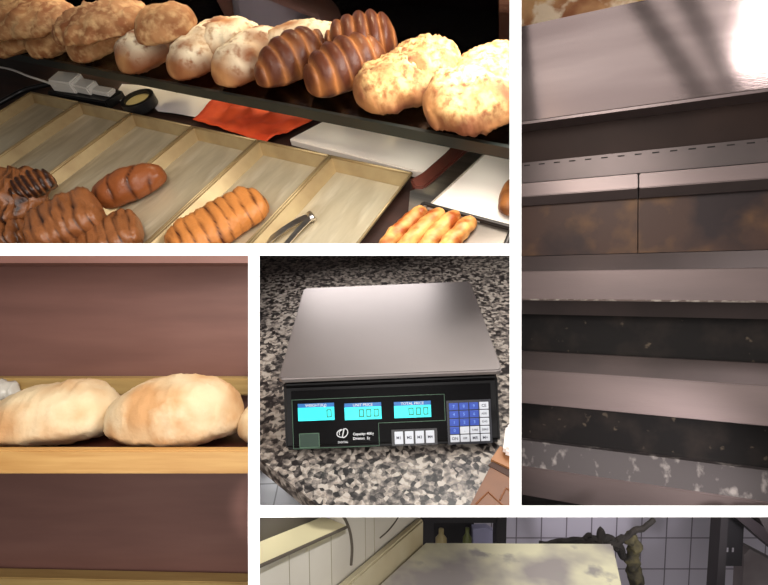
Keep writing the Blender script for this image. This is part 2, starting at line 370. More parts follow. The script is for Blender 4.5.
# ---- grey tray with four pastry sticks
m_gt = mat('grey_tray', rgb(150, 138, 126), .35, .8)
t6 = thing(P1, 'grey_tray', 'grey metal tray holding four golden pastry sticks', 'tray', q(440, 235, -.02))
zt = .0
b = bm_(); pts = [q(388, 250, zt), q(424, 207, zt), q(512, 231, zt), q(500, 262, zt)]
poly(b, pts, (0, 0, -.003)); put(P1, 'pan', b, m_gt, t6)
b = bm_()
for p_, r_ in zip(pts, pts[1:] + pts[:1]): 
    tube(b, [p_ + Vector((0, 0, .008)), r_ + Vector((0, 0, .008))], .004, 8)
    poly(b, [p_, r_, r_ + (r_ - p_).cross(Vector((0, 0, 1))).normalized() * .001, p_ + (r_ - p_).cross(Vector((0, 0, 1))).normalized() * .001], (0, 0, .01))
put(P1, 'rim', b, m_dark, t6)
for i, (x0, y0, x1, y1) in enumerate(((382, 252, 425, 212), (400, 254, 443, 214), (420, 256, 458, 216), (440, 258, 473, 222))):
    bake(P1, 'pastry_stick', q(x0, y0, zt), q(x1, y1, zt), .031, .024, bm_stick, ['leftmost golden pastry stick in the grey tray', 'second golden pastry stick from the left in the grey tray', 'third golden pastry stick from the left in the grey tray', 'rightmost and shortest golden pastry stick, with a shine on it'][i],
         'pastry', 'pastry sticks in the grey tray', seed=20 + i, rough=.07, nf=14, nu=40, nv=22, n1=3.2)
# ---- tongs
t = thing(P1, 'serving_tongs', 'steel serving tongs lying in the rightmost gold tray', 'tongs', q(290, 232))
za = ZF + .004
for nm, pa in (('arm', [(262, 246, .004), (285, 229, .012), (300, 220, .010), (311, 216, .006)]), ('arm', [(282, 250, .004), (298, 231, .007), (308, 221, .009), (312, 217, .006)])):
    pp = spline([q(x, y, ZF + z) for x, y, z in pa], 6); b = bm_()
    L = [(p + Vector((.006, -.004, 0))) for p in pp]; R2_ = [(p - Vector((.006, -.004, 0))) for p in pp]
    for i in range(len(pp) - 1): poly(b, [L[i], L[i + 1], R2_[i + 1], R2_[i]], (0, 0, .002))
    bmesh.ops.remove_doubles(b, verts=b.verts, dist=.0002)
    put(P1, nm, b, m_steel, t)
b = bm_(); c = q(311, 217, ZF + .006); tube(b, [c - Vector((.009, -.006, 0)), c + Vector((.009, -.006, 0))], .007, 12); put(P1, 'hinge', b, m_steel, t, smooth=True)

# ---- things behind the trays, under the glass shelf (z of the counter: -.0265)
ZC = -.0262
def slab(P, name, pxs, z, th, m, bev=0, **kw):
    b = bm_(); poly(b, [P.at(x, y, z) for x, y in pxs], (0, 0, -th))
    if bev: bevel(b, bev)
    return put(P, name, b, m, **kw)
# power strip with adapters and cable
t = thing(P1, 'power_strip', 'black power strip with white plugs behind the left trays', 'power strip', q(85, 95, ZC))
b = bm_(); poly(b, [q(46, 92, .0), q(104, 102, .0), q(122, 90, .0), q(72, 76, .0)], (0, 0, -.026)); bevel(b, .004); put(P1, 'socket_block', b, m_black, t)
for i, (x0, x1, yy_, w_) in enumerate(((54, 76, 95, 22), (77, 91, 96, 12), (93, 110, 97, 10))):
    b = bm_(); A_ = q(x0, yy_ - 4 + i, .002); B_ = q(x1, yy_ - 1 + i, .002); up = Vector((0, .05 - .01 * i, 0))
    poly(b, [A_ + up + Vector((0, 0, .04 - .012 * i)), B_ + up + Vector((0, 0, .04 - .012 * i)), B_ + Vector((0, 0, .034 - .01 * i)), A_ + Vector((0, 0, .034 - .01 * i))], (0, 0, -.036 + .011 * i)); bevel(b, .004)
    put(P1, 'plug', b, m_wplas, t, part_label='white plug')
b = bm_(); tube(b, spline([q(-40, 62, .03), q(5, 68, .03), q(28, 76, .03), q(46, 82, .02), q(56, 86, .02)]), .0035, 8); put(P1, 'cable', b, m_wplas, t, smooth=True)
b = bm_(); tube(b, spline([q(-50, 130, ZC + .01), q(5, 100, ZC + .01), q(25, 90, ZC + .01), q(50, 84, ZC + .012)]), .008, 10); put(P1, 'black_cable', b, m_black, smooth=True, label='thick black cable running in from the left to the power strip', cat='cable')
# paper scraps
def sheet(P, name, pxs, z, m, seed=0, amp=.003, **kw):
    b = bm_(); poly(b, [P.at(x, y, z) for x, y in pxs], (0, 0, -.0012))
    put(P, name, b, m, **kw)
sheet(P1, 'paper_sheet', [(113, 97), (122, 84), (162, 86), (176, 92), (172, 101), (152, 104), (128, 105)], ZC + .006, m_paper, label='crumpled white paper left of the tape roll, under the shelf', cat='paper')
sheet(P1, 'paper_sheet', [(150, 103), (190, 88), (216, 96), (196, 117), (175, 113), (158, 111)], ZC + .011, m_paper, label='white paper between the tape roll and the orange cloth', cat='paper')
# tape roll
t = thing(P1, 'tape_roll', 'black rimmed roll of tape lying flat behind the trays', 'tape', q(142, 106, ZC + .013))
ct = q(142, 107, ZC + .013); b = bm_(); ro, ri, n_ = .047, .036, 36
va = [[b.verts.new(ct + Vector((math.cos(2 * math.pi * i / n_) * rr, math.sin(2 * math.pi * i / n_) * rr, zz_))) for i in range(n_)] for rr, zz_ in ((ro, 0), (ro, .028), (ri, .028), (ri, 0))]
for A, B in zip(va, va[1:] + va[:1]):
    for i in range(n_): b.faces.new((A[i], A[(i + 1) % n_], B[(i + 1) % n_], B[i]))
bmesh.ops.recalc_face_normals(b, faces=b.faces); put(P1, 'tape', b, m_black, t, smooth=False)
b = bm_(); tube(b, [ct, ct + Vector((0, 0, .02))], .0355, 32); put(P1, 'core', b, mat('cardboard_core', rgb(206, 184, 124), .7), t)
# orange cloth: a rumpled sheet
b = bm_(); N = 22; g0 = [P1.at(*p, ZC + .012) for p in ((193, 120), (226, 88), (340, 106), (266, 143))]; gr = []
for i in range(N + 1):
    rw = []
    for j in range(N + 1):
        u, v = i / N, j / N; p = g0[0].lerp(g0[1], v).lerp(g0[3].lerp(g0[2], v), u)
        p.z += abs(noise.fractal(p * 18, 1, 2, 3)) * .014; rw.append(b.verts.new(p))
    gr.append(rw)
for i in range(N):
    for j in range(N): b.faces.new((gr[i][j], gr[i + 1][j], gr[i + 1][j + 1], gr[i][j + 1]))
ex_ = bmesh.ops.extrude_face_region(b, geom=b.faces[:])
for v in ex_['geom']:
    if isinstance(v, bmesh.types.BMVert): v.co.z -= .002
bmesh.ops.recalc_face_normals(b, faces=b.faces)
put(P1, 'orange_cloth', b, m_red, label='bright orange red folded cloth lying behind the trays', cat='cloth', smooth=True)
slab(P1, 'white_board', [(289, 139), (346, 109), (478, 134), (430, 170), (424, 172), (415, 171)], ZC + .022, .018, m_card, bev=.002, label='white flat box lying between the orange cloth and the brown plank', cat='box')
slab(P1, 'brown_plank', [(410, 179), (422, 172), (445, 152), (468, 128), (486, 133), (424, 187), (414, 187)], .014, .03, mat('brown_plank', rgb(96, 48, 36), .35, col2=rgb(70, 32, 24), scale=20), bev=.003, label='short reddish brown plank right of the white flat box', cat='plank')
slab(P1, 'steel_rail', [(408, 216), (410, 191), (424, 186), (474, 143), (487, 151), (428, 205)], .009, .034, m_steel, label='steel divider rail running beside the brown plank', cat='rail')
slab(P1, 'serving_board', [(424, 207), (484, 153), (560, 172), (512, 229)], .004, .02, m_card, label='glossy white panel at the right beside the steel rail', cat='panel')
b = bm_(); pp = [q(512, 188, .006), q(506, 200, .006), q(509, 214, .006)]
bake(P1, 'pastry_end', q(508, 219, .005), q(520, 184, .005), .05, .03, bm_gold, 'golden pastry end at the right edge on the white panel', 'pastry', seed=31, rough=.05, nu=24, nv=18)
b.free()

# ---- glass shelf
ZS = .105
p0 = P1.at(0, 50, ZS); p1_ = P1.at(508, 146, ZS); YS = (p0.y + p1_.y) / 2
t = thing(P1, 'glass_shelf', 'glass shelf with a black front edge carrying the breads', 'shelf', (-1, YS + .3, ZS - .012))
sl = (p1_.y - p0.y) / (p1_.x - p0.x)
def ys(x): return p0.y + (x - p0.x) * sl
b = bm_(); poly(b, [(-3.4, ys(-3.4), ZS), (.5, ys(.5), ZS), (.5, ys(.5) + .52, ZS), (-3.4, ys(-3.4) + .52, ZS)], (0, 0, -.006)); put(P1, 'shelf_board', b, m_glass, t)
b = bm_(); poly(b, [(-3.4, ys(-3.4) - .006, ZS + .001), (.5, ys(.5) - .006, ZS + .001), (.5, ys(.5) + .002, ZS + .001), (-3.4, ys(-3.4) + .002, ZS + .001)], (0, 0, -.022)); put(P1, 'front_edge', b, m_trim, t)

# ---- breads on the shelf
bd_flat = bread_mat('flat_bread', rgb(186, 134, 88), rgb(140, 84, 48), flour=rgb(216, 174, 122), flo=.45, fhi=.7, fscale=50)
bd_dust = bread_mat('floured_loaf', rgb(172, 122, 76), rgb(128, 74, 40), flour=rgb(236, 220, 188), flo=.25, fhi=.5, fscale=60, dusty=True)
bd_ridge = bread_mat('ridged_roll', rgb(176, 112, 62), rgb(84, 42, 24), rough=.4)
bd_chz = bread_mat('cheese_bread', rgb(160, 108, 62), rgb(112, 62, 34), flour=rgb(222, 184, 122), flo=.35, fhi=.6, fscale=80, dusty=True)
def s(px, py, z=ZS + .001): return P1.at(px, py, z)
def sb(name, x0, y0, x1, y1, w_, h_, m, label, dz=0, group=None, **kw):
    bake(P1, name, s(x0, y0, ZS + .001 + dz), s(x1, y1, ZS + .001 + dz), w_, h_, m, label, 'bread', group, **kw)
GF = 'flat breads at the left of the shelf'; GD = 'flour dusted loaves on the shelf'; GR = 'ridged rolls on the shelf'; GC = 'rough topped flat breads at the right of the shelf'
sb('flat_bread', -75, 40, 40, 52, .20, .09, bd_flat, 'large crusty flat bread at the front left corner of the shelf', group=GF, seed=40, rough=.05, fine=.002)
sb('flat_bread', 34, 60, 104, 34, .15, .085, bd_flat, 'crusty flat bread second from the left along the front edge', group=GF, seed=41, rough=.05, fine=.002)
sb('flat_bread', 78, 68, 142, 32, .13, .085, bd_flat, 'flat bread whose end shows between the front left one and the first floured loaf', group=GF, seed=42, rough=.04, fine=.002)
sb('flat_bread', -40, 22, 74, 30, .22, .07, bd_flat, 'pale flat bread at the back left, lying on the front ones', dz=.07, group=GF, seed=43, rough=.06, fine=.002)
sb('flat_bread', 62, 40, 150, 22, .19, .06, bd_flat, 'long golden flat bread at the top, left of the smooth round loaf', dz=.075, group=GF, seed=44, rough=.06, fine=.002)
sb('round_loaf', 142, 44, 200, 30, .13, .07, bd_flat, 'smooth round golden loaf behind, in front of the lilac shirt', dz=.06, seed=45, rough=.03)
sb('floured_loaf', 128, 80, 192, 38, .125, .085, bd_dust, 'flour dusted loaf leftmost of the white topped ones', group=GD, seed=46, rough=.04, ridge=(1.2, .04, .2, .7), fine=.002)
sb('floured_loaf', 178, 86, 243, 44, .125, .08, bd_dust, 'flour dusted loaf second from the left among the white topped', group=GD, seed=47, rough=.04, ridge=(1.2, .04, .2, .7), fine=.002)
sb('floured_loaf', 222, 92, 290, 50, .125, .08, bd_dust, 'flour dusted loaf directly left of the ridged rolls', group=GD, seed=48, rough=.04, ridge=(1.2, .04, .2, .7), fine=.002)
sb('floured_loaf', 192, 52, 262, 44, .14, .06, bd_dust, 'flour dusted loaf at the back left, below the bare arm', dz=.022, group=GD, seed=49, rough=.05, fine=.002)
sb('floured_loaf', 266, 52, 345, 46, .11, .055, bd_dust, 'brightest flour dusted loaf at the back beside the dark wall', dz=.025, group=GD, seed=50, rough=.04, fine=.002)
RG = (2.9, .10, .5, .5)
sb('ridged_roll', 262, 94, 334, 56, .105, .085, bd_ridge, 'ridged brown roll with a pointed tip, left of the three', group=GR, seed=51, rough=.02, ridge=RG, taper=(.3, .1), n1=2.6, nu=90, rn=.08)
sb('ridged_roll', 312, 101, 386, 66, .11, .085, bd_ridge, 'ridged brown roll in front, right of the pointed one', group=GR, seed=52, rough=.02, ridge=RG, taper=(.1, .1), n1=2.8, nu=90, rn=.08)
sb('ridged_roll', 330, 68, 398, 50, .12, .085, bd_ridge, 'ridged golden roll lying behind the other two', dz=.012, group=GR, seed=53, rough=.02, ridge=RG, n1=2.8, nu=90, rn=.08)
sb('cheese_bread', 358, 110, 440, 82, .15, .07, bd_chz, 'rough topped flat bread right beside the front ridged roll', group=GC, seed=54, rough=.05, fine=.003)
sb('cheese_bread', 425, 122, 525, 100, .17, .07, bd_chz, 'flat bread tilted over its neighbour at the front right', dz=.012, group=GC, seed=55, rough=.05, fine=.004)
sb('cheese_bread', 388, 78, 462, 72, .16, .06, bd_chz, 'pale golden flat bread at the back, highest at the right', dz=.012, group=GC, seed=56, rough=.06, fine=.003)
sb('cheese_bread', 452, 86, 530, 80, .17, .055, bd_chz, 'golden flat bread at the back beside the wooden post', group=GC, seed=57, rough=.05, fine=.003)
# unseen baffle added at the right, keeps display lamps off the oven hood
pn = P1.at(512, 240, -.03); pf = P1.at(512, 60, -.03); dv = (pf - pn).normalized()
b = bm_(); sd_ = Vector((0, 0, 1)).cross(dv) * -1
sd_ = sd_ if sd_.x > 0 else -sd_
poly(b, [pn, pn + dv * 1.9, pn + dv * 1.9 + sd_ * .01, pn + sd_ * .01], (0, 0, 1.3)); put(P1, 'lamp_baffle', b, m_bg, kind='structure')
# post at the far right
b = bm_(); pA = P1.aty(499, 10, 1.75); box(b, (pA.x, 1.75, -.3), (pA.x + .25, 1.85, 1.2)); put(P1, 'wooden_post', b, mat('post', rgb(178, 112, 84), .6), label='light reddish wooden post at the right behind the breads', cat='post')

# ================================================================== SCALE ON THE GRANITE COUNTER
ZG = -.118
m_gran = mat('granite', rgb(120, 112, 106), .35)
nt = m_gran.node_tree; n = nt.nodes
tc = n.new('ShaderNodeTexCoord'); vo = n.new('ShaderNodeTexVoronoi'); vo.inputs['Scale'].default_value = 130
nz = n.new('ShaderNodeTexNoise'); nz.inputs['Scale'].default_value = 110; nz.inputs['Detail'].default_value = 3
nt.links.new(tc.outputs['Object'], vo.inputs[0]); nt.links.new(tc.outputs['Object'], nz.inputs[0])
sp = n.new('ShaderNodeSeparateColor'); nt.links.new(vo.outputs['Color'], sp.inputs[0])
ad = n.new('ShaderNodeMath'); ad.operation = 'MULTIPLY_ADD'; ad.inputs[1].default_value = .55; nt.links.new(sp.outputs[0], ad.inputs[0]); nt.links.new(nz.outputs[0], ad.inputs[2])
cr = n.new('ShaderNodeValToRGB'); e = cr.color_ramp.elements; e[0].position = .55; e[0].color = rgb(34, 30, 30); e[1].position = 1.; e[1].color = rgb(172, 162, 152)
for ps, cl in ((.68, rgb(78, 71, 68)), (.8, rgb(118, 110, 104)), (.9, rgb(146, 134, 124))): x = e.new(ps); x.color = cl
nt.links.new(ad.outputs[0], cr.inputs[0]); nt.links.new(cr.outputs[0], n['Principled BSDF'].inputs['Base Color'])
b = bm_(); poly(b, [P2.at(x, y, ZG) for x, y in ((200, 402), (259, 458), (321, 508), (380, 556), (620, 556), (620, 200), (200, 200))], (0, 0, -.03))
put(P2, 'granite_counter', b, m_gran, label='speckled grey granite counter with a cut off corner', cat='counter')
tw = .155
m_ft = tile_mat('floor_tile', rgb(238, 240, 246), rgb(178, 180, 186), .2, .2, .003, 'xy', (0, 0), rough=.3)
b = bm_(); A_ = P2.at(277.5, 484, -.4); box(b, (A_.x - .6, A_.y - .6, -.45), (A_.x + .6, A_.y + .5, -.4)); put(P2, 'floor', b, m_ft, kind='structure', loc=(A_.x, A_.y, -.4))

m_plat = mat('platter_steel', rgb(142, 133, 131), .44, .75, col2=rgb(134, 126, 124), scale=3, bump=.04, bscale=30)
m_body = mat('scale_black', rgb(14, 12, 13), .35, spec=.2)
m_panel = mat('panel_black', rgb(8, 7, 8), .35, spec=.06)
sc_ = thing(P2, 'counter_scale', 'black electronic price scale with a steel platter on the granite', 'scale', (PW / 2, PD / 2, ZG))
# platter: rounded sheet with a turned-down lip
b = bm_(); cor = []
for cx_, cy_, a0 in ((PW - .008, .008, -90), (PW - .008, PD - .008, 0), (.008, PD - .008, 90), (.008, .008, 180)):
    for kk in range(5): an = math.radians(a0 + kk * 22.5); cor.append((cx_ + .008 * math.cos(an), cy_ + .008 * math.sin(an), 0))
poly(b, cor, (0, 0, -.009)); bevel(b, .0022, 3); put(P2, 'platter', b, m_plat, sc_)
b = bm_(); bx0, bx1 = .012, PW - .010
box(b, (.03, .03, -.022), (PW - .03, PD - .04, -.009)); put(P2, 'platter_support', b, m_dark, sc_)
# body: profile prism with a slanting front
fb = P2.at(289, 453, ZG + .006)
ft = P2.at(283, 386, -.020)
print('scale front bottom', fb, 'top', ft, 'PD', PD)
yt = ft.y; yb = fb.y
X0 = ft.x; X1 = P2.at(499, 381, -.020).x
prof = [(yt, -.020), (yb, ZG + .016), (yb + .004, ZG + .006), (PD - .03, ZG + .006), (PD - .02, -.03), (PD - .03, -.020)]
b = bm_(); poly(b, [(X0, y, z) for y, z in prof], (X1 - X0, 0, 0)); bevel(b, .004, 3); put(P2, 'body', b, m_body, sc_)
for fx in (X0 + .03, X1 - .03):
    for fy in (yb + .03, PD - .06):
        b = bm_(); tube(b, [(fx, fy, ZG), (fx, fy, ZG + .008)], .011, 16); put(P2, 'foot', b, m_black, sc_)
# front face frame
fo = Vector((X0, yb, ZG + .016)); fu = Vector((1, 0, 0)); fv = (Vector((X0, yt, -.020)) - fo).normalized(); fn = fu.cross(fv)
FW = X1 - X0; FH = (Vector((X0, yt, -.020)) - fo).length
def fuv(px, py):
    p = P2.atp(px, py, fo, fn) - fo; return p.dot(fu), p.dot(fv)
def fp(u, v, d=0): return fo + fu * u + fv * v + fn * d
def frect(bm, u0, v0, u1, v1, d0, d1):
    return poly(bm, [fp(u0, v0, d1), fp(u1, v0, d1), fp(u1, v1, d1), fp(u0, v1, d1)], fn * (d0 - d1))
u0, v0 = fuv(291, 449); u1, v1_ = fuv(437, 391); u2, _ = fuv(494, 440)
b = bm_(); frect(b, .012, .004, FW - .012, FH - .008, -.001, .0008); panel = put(P2, 'front_panel', b, m_panel, sc_)
m_line = mat('panel_line', rgb(70, 100, 78), .5)
def fline(bm, pts, wd=.0007):
    for (ua, va_), (ub, vb) in zip(pts, pts[1:]):
        frect(bm, min(ua, ub) - wd / 2, min(va_, vb) - wd / 2, max(ua, ub) + wd / 2, max(va_, vb) + wd / 2, .0006, .0012)
b = bm_(); U = lambda x, y: fuv(x, y)
ul, vt = U(292, 400); ur, _q = U(444, 393); _q, vm = U(400, 422); um, _q = U(379, 435); _q, vb_ = U(340, 447)
fline(b, [(ul, vt), (ul, vb_), (um, vb_), (um, vm), (ur, vm), (ur, vt), (ul, vt)]); put(P2, 'panel_line', b, m_line, panel)
m_lcd = mat('lcd', rgb(30, 210, 220), .3, emit=(rgb(50, 235, 235), .62)); m_lcdh = mat('lcd_head', rgb(24, 90, 150), .3, emit=(rgb(20, 90, 160), .5))
m_seg = mat('lcd_segment', rgb(20, 110, 80), .4, emit=(rgb(40, 150, 90), .25)); m_print = mat('white_print', rgb(215, 215, 218), .5)
SEGS = {'0': 'abcdef', '8': 'abcdefg'}
for ti, (x0, y0, x1, y1, dg) in enumerate(((298.5, 402.5, 334, 421, '0'), (345, 402, 381, 420, '000'), (394.5, 400.5, 430.5, 418, '000'))):
    ua, va_ = U(x0, y1); ub, vb2 = U(x1, y0)
    b = bm_(); frect(b, ua, va_, ub, vb2 - .006, .0006, .0016); ds = put(P2, 'display', b, m_lcd, sc_, part_label='lit cyan display')
    b = bm_(); frect(b, ua, vb2 - .006, ub, vb2, .0006, .0016); put(P2, 'display_heading', b, m_lcdh, ds)
    hb = text_bm(['WEIGHT(Kg)', 'UNIT PRICE', 'TOTAL PRICE'][ti], .0058, fp((ua + ub) / 2, vb2 - .003, .0017), fu, fv, bold=.00005); put(P2, 'display_lettering', hb, m_print, ds)
    b = bm_(); hgt = (vb2 - va_ - .006) * .62; wd = .0078; vb3 = va_ + (vb2 - va_ - .006) * .2
    for kk, ch in enumerate(reversed(dg)):
        cu = ub - .004 - wd - kk * .0112; th = .0016; mm = vb3 + hgt / 2
        for sg in SEGS[ch]:
            a = {'a': (cu, vb3 + hgt - th, cu + wd, vb3 + hgt), 'd': (cu, vb3, cu + wd, vb3 + th), 'g': (cu, mm - th / 2, cu + wd, mm + th / 2), 'f': (cu, mm, cu + th, vb3 + hgt), 'e': (cu, vb3, cu + th, mm), 'b': (cu + wd - th, mm, cu + wd, vb3 + hgt), 'c': (cu + wd - th, vb3, cu + wd, mm)}[sg]
            frect(b, *a, .0014, .0021)
    put(P2, 'digits', b, m_seg, ds)
# level window
ua, va_ = U(300, 447.5); ub, vb2 = U(319, 433)
b = bm_(); frect(b, ua, va_, ub, vb2, .0006, .0011); lw = put(P2, 'level_window', b, mat('level_green', rgb(44, 62, 52), .2), sc_)
b = bm_()
fline(b, [(ua, va_), (ub, va_), (ub, vb2), (ua, vb2), (ua, va_)], .001); put(P2, 'window_frame', b, m_line, lw)
# logo: a D in an italic swash ring, and the lettering
lu, lv = U(343, 433)
b = bm_()
def arc(bm, cu, cv, ru, rv, a0, a1, wd, sh=.25, n_=18):
    pts = []
    for i in range(n_ + 1):
        a = math.radians(a0 + (a1 - a0) * i / n_); v = cv + rv * math.sin(a); pts.append(fp(cu + ru * math.cos(a) + (v - cv) * sh, v, .0012))
    tube(bm, pts, wd, 6)
arc(b, lu + .001, lv, .0062, .0068, -85, 85, .0008); arc(b, lu - .0005, lv, .0085, .006, 110, 285, .0008); arc(b, lu - .001, lv + .0008, .0045, .0045, 60, 230, .0006)
tube(b, [fp(lu - .0015, lv - .0068, .0012), fp(lu + .0022, lv + .0072, .0012)], .0009, 6)
put(P2, 'logo', b, m_print, panel, smooth=True)
hb = text_bm('DIGITAL', .0042, fp(*U(343, 442), .0013), fu, fv); put(P2, 'lettering', hb, m_print, panel)
hb = text_bm('Capacity: 40Kg', .0052, fp(*U(353, 434), .0013), fu, fv, 'LEFT', bold=.0001); put(P2, 'lettering', hb, m_print, panel)
hb = text_bm('Division:  5g', .0052, fp(*U(353, 438.5), .0013), fu, fv, 'LEFT', bold=.0001); put(P2, 'lettering', hb, m_print, panel)
m_kw = mat('white_key', rgb(205, 208, 216), .45); m_kb = mat('blue_key', rgb(44, 74, 170), .45); m_kt = mat('key_print', rgb(40, 42, 60), .5); m_kl = mat('key_print_light', rgb(110, 150, 220), .5)
def key(ua, va_, ub, vb2, s_, blue=False, sz=.006):
    b = bm_(); frect(b, ua, va_, ub, vb2, .0006, .0022); bevel(b, .0005, 1); kx = put(P2, 'key', b, m_kb if blue else m_kw, sc_)
    hb = text_bm(s_, sz, fp((ua + ub) / 2, (va_ + vb2) / 2, .0022), fu, fv, bold=.00008, depth=.0002); put(P2, 'key_lettering', hb, m_kl if blue else m_kt, kx)
ka, kb = U(394, 446); kc, kd = U(435, 430)
b = bm_(); frect(b, ka - .003, kb, kc + .003, kd + .003, -.0002, .0010); put(P2, 'key_plate', b, mat('key_plate', rgb(46, 44, 46), .4), sc_)
for i in range(4):
    wd = (kc - ka) / 4; key(ka + wd * i + .0014, kb + .003, ka + wd * (i + 1) - .0014, kd, 'M%d' % (i + 1))
ka, kb = U(450, 442.5); kc, kd = U(488.5, 401)
b = bm_(); frect(b, ka - .003, kb - .003, kc + .003, kd + .003, -.0002, .0010); put(P2, 'keypad_plate', b, mat('keypad_plate', rgb(36, 36, 44), .4), sc_)
cw, ch_ = (kc - ka) / 4, (kd - kb) / 5
K = [['7', '8', '9', 'CE'], ['4', '5', '6', 'ADD'], ['1', '2', '3', 'CHG'], ['0', '.', 'TARE', 'ZERO'], ['ON', 'OFF', 'MR', 'M+']]
for r_ in range(5):
    for c_ in range(4):
        s_ = K[r_][c_]; vv = kd - (r_ + 1) * ch_
        key(ka + c_ * cw + .0007, vv + .0007, ka + (c_ + 1) * cw - .0007, vv + ch_ - .0007, s_, s_.isdigit(), .006 if len(s_) < 3 else .0038)
# brown plastic crate corner and white sleeve at the right
t = thing(P2, 'brown_crate', 'brown slotted box corner at the lower right on the granite', 'box', P2.at(495, 490, ZG + .001))
m_brown = mat('brown_plastic', rgb(112, 68, 38), .5, col2=rgb(98, 58, 32), scale=20)
zt = ZG + .05
b = bm_(); poly(b, [P2.at(x, y, zt) for x, y in ((466, 512), (497, 453), (540, 470), (530, 540))], (0, 0, -.048)); bevel(b, .002); put(P2, 'side_board', b, m_brown, t)
b = bm_(); poly(b, [P2.at(x, y, zt + .004) for x, y in ((491, 459), (500, 446), (540, 466), (540, 482))], (0, 0, -.006)); put(P2, 'lid_flap', b, mat('brown_light', rgb(150, 100, 60), .5), t)
b = bm_(); poly(b, [P2.at(x, y, zt + .001) for x, y in ((488, 465), (493, 461), (530, 480), (530, 488))], (0, 0, -.002)); put(P2, 'slot', b, mat('slot_dark', rgb(60, 34, 22), .7), t)
b = bm_()
for ln in (((476, 504), (488, 492), (505, 507)), ((500, 500), (506, 488), (520, 497))):
    tube(b, [P2.at(x, y, zt + .0005) for x, y in ln], .0012, 6)
put(P2, 'fold_line', b, mat('fold', rgb(120, 70, 34), .6), t)
b = bm_(); poly(b, [P2.at(x, y, zt + .02) for x, y in ((503, 448), (506, 424), (540, 405), (540, 458))], (0, 0, -.015)); bevel(b, .004)
put(P2, 'white_container', b, mat('white_pot', rgb(226, 214, 208), .5), label='white container edge at the right, above the brown box', cat='container')

# ================================================================== STEEL OVEN FRONT
def zat(y): return P3.aty(522, y, 0).z
zx = lambda x, y: P3.aty(x, y, 0)
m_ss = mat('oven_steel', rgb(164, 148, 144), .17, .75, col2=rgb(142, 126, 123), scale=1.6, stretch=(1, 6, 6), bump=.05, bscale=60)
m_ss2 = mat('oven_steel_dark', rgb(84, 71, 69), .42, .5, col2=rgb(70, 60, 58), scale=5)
m_vent = mat('vent_dark', rgb(50, 38, 34), .6, 0, spec=.08, col2=rgb(42, 32, 29), scale=5)
m_rail = mat('handle_steel', rgb(122, 105, 102), .42, .6, col2=rgb(106, 92, 90), scale=1.6, stretch=(1, 6, 6), bump=.05, bscale=60)
m_slot = mat('slot_black', rgb(24, 20, 19), .7, 0, col2=rgb(44, 36, 32), scale=14, lo=.5, hi=.75, spec=.2, col3=rgb(84, 72, 60), scale3=40, lo3=.66, hi3=.72)  # near black with random paler flecks, used in the slots
m_door = mat('stained_glass_brown', rgb(62, 42, 34), .55, 0, col2=rgb(98, 68, 40), scale=12, lo=.5, hi=.75, col3=rgb(38, 26, 26), scale3=7, lo3=.45, hi3=.6, spec=.25, bump=.1)
m_stone = mat('rusty_stone', rgb(196, 150, 100), .8, col2=rgb(130, 76, 40), scale=10, col3=rgb(214, 190, 160), scale3=18, lo3=.52, hi3=.62, bump=.6, bscale=40)
m_flourmark = mat('flour_smear_steel', rgb(70, 62, 62), .55, .3, col3=rgb(146, 136, 131), scale3=42, lo3=.56, hi3=.72, stretch=(1, 1, .45))
ov = thing(P3, 'deck_oven', 'stainless steel deck oven front with stained brown doors and dark slots', 'oven', (.5, .1, zat(520)))
XA, XB = zx(500, 200).x, zx(860, 200).x
def band(name, ya, yb_, m, d0a=0., d0b=0., back=.12, parent=ov, bev=0., x0=None, x1=None, lab=None):
    """horizontal profile; ya / yb_ : picture heights at x=522 of its top and bottom, d: how far it stands back"""
    def zof(y, d): return P3.aty(522, y, d).z
    za_, zb_ = zof(ya, d0a), zof(yb_, d0b); a0, a1 = (XA if x0 is None else x0), (XB if x1 is None else x1)
    b = bm_(); poly(b, [(a0, d0a, za_), (a0, d0b, zb_), (a0, back, zb_), (a0, back, za_)], (a1 - a0, 0, 0))
    if bev: bevel(b, bev)
    o = put(P3, name, b, m, parent); 
    if lab: o['label'] = lab
    return o
# upper hood, sloping back upwards
band('hood', 26, 122, m_ss, .07, -.03, .2, bev=.002)
band('hood_lip', 122, 124.5, m_rail, -.03, -.029, .05)
band('hood_underside', 124.7, 126.6, m_vent, -.026, .028, .05)
band('vent_panel', 126.5, 163, m_vent, .03, .03, .1)
hs = band('hinge_strip', 163, 183, m_ss2, .02, .02, .1)
b = bm_(); z_ = P3.aty(522, 165.8, .0195).z
for i in range(46):
    x_ = XA + .02 + i * .035; box(b, (x_, .0192, z_ - .0015), (x_ + .014, .0199, z_ + .0012))
put(P3, 'hinge_slots', b, m_slot, hs)['kind'] = 'stuff'
xs_ = zx(638.5, 185).x
band('door_rail', 183.5, 197, m_rail, .0, -.004, .1, x1=xs_ - .0015, bev=.002); band('door_rail', 183.5, 197, m_rail, -.003, -.007, .1, x0=xs_ + .0015, bev=.002)
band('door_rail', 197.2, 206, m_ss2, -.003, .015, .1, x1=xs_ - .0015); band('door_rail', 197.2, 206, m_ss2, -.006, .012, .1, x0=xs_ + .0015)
band('oven_door', 206.5, 256, m_door, .022, .022, .09, x1=xs_ - .001); band('oven_door', 206.5, 256, m_door, .022, .022, .09, x0=xs_ + .001)
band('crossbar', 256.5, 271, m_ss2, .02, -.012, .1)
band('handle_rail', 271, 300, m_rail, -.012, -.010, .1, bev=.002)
band('shade_strip', 300.3, 314, m_ss2, .012, .03, .1)  # shade below the handle rail, put into a darker steel colour
band('flour_line', 298.6, 300.2, mat('flour_crumbs', rgb(104, 88, 82), .6, .3, col2=rgb(160, 148, 138), scale=70, lo=.45, hi=.62), -.0115, -.0105, .05)
band('dark_slot', 314, 351, m_slot, .05, .05, .12)
band('sill', 351, 369, m_ss2, .035, -.004, .1)
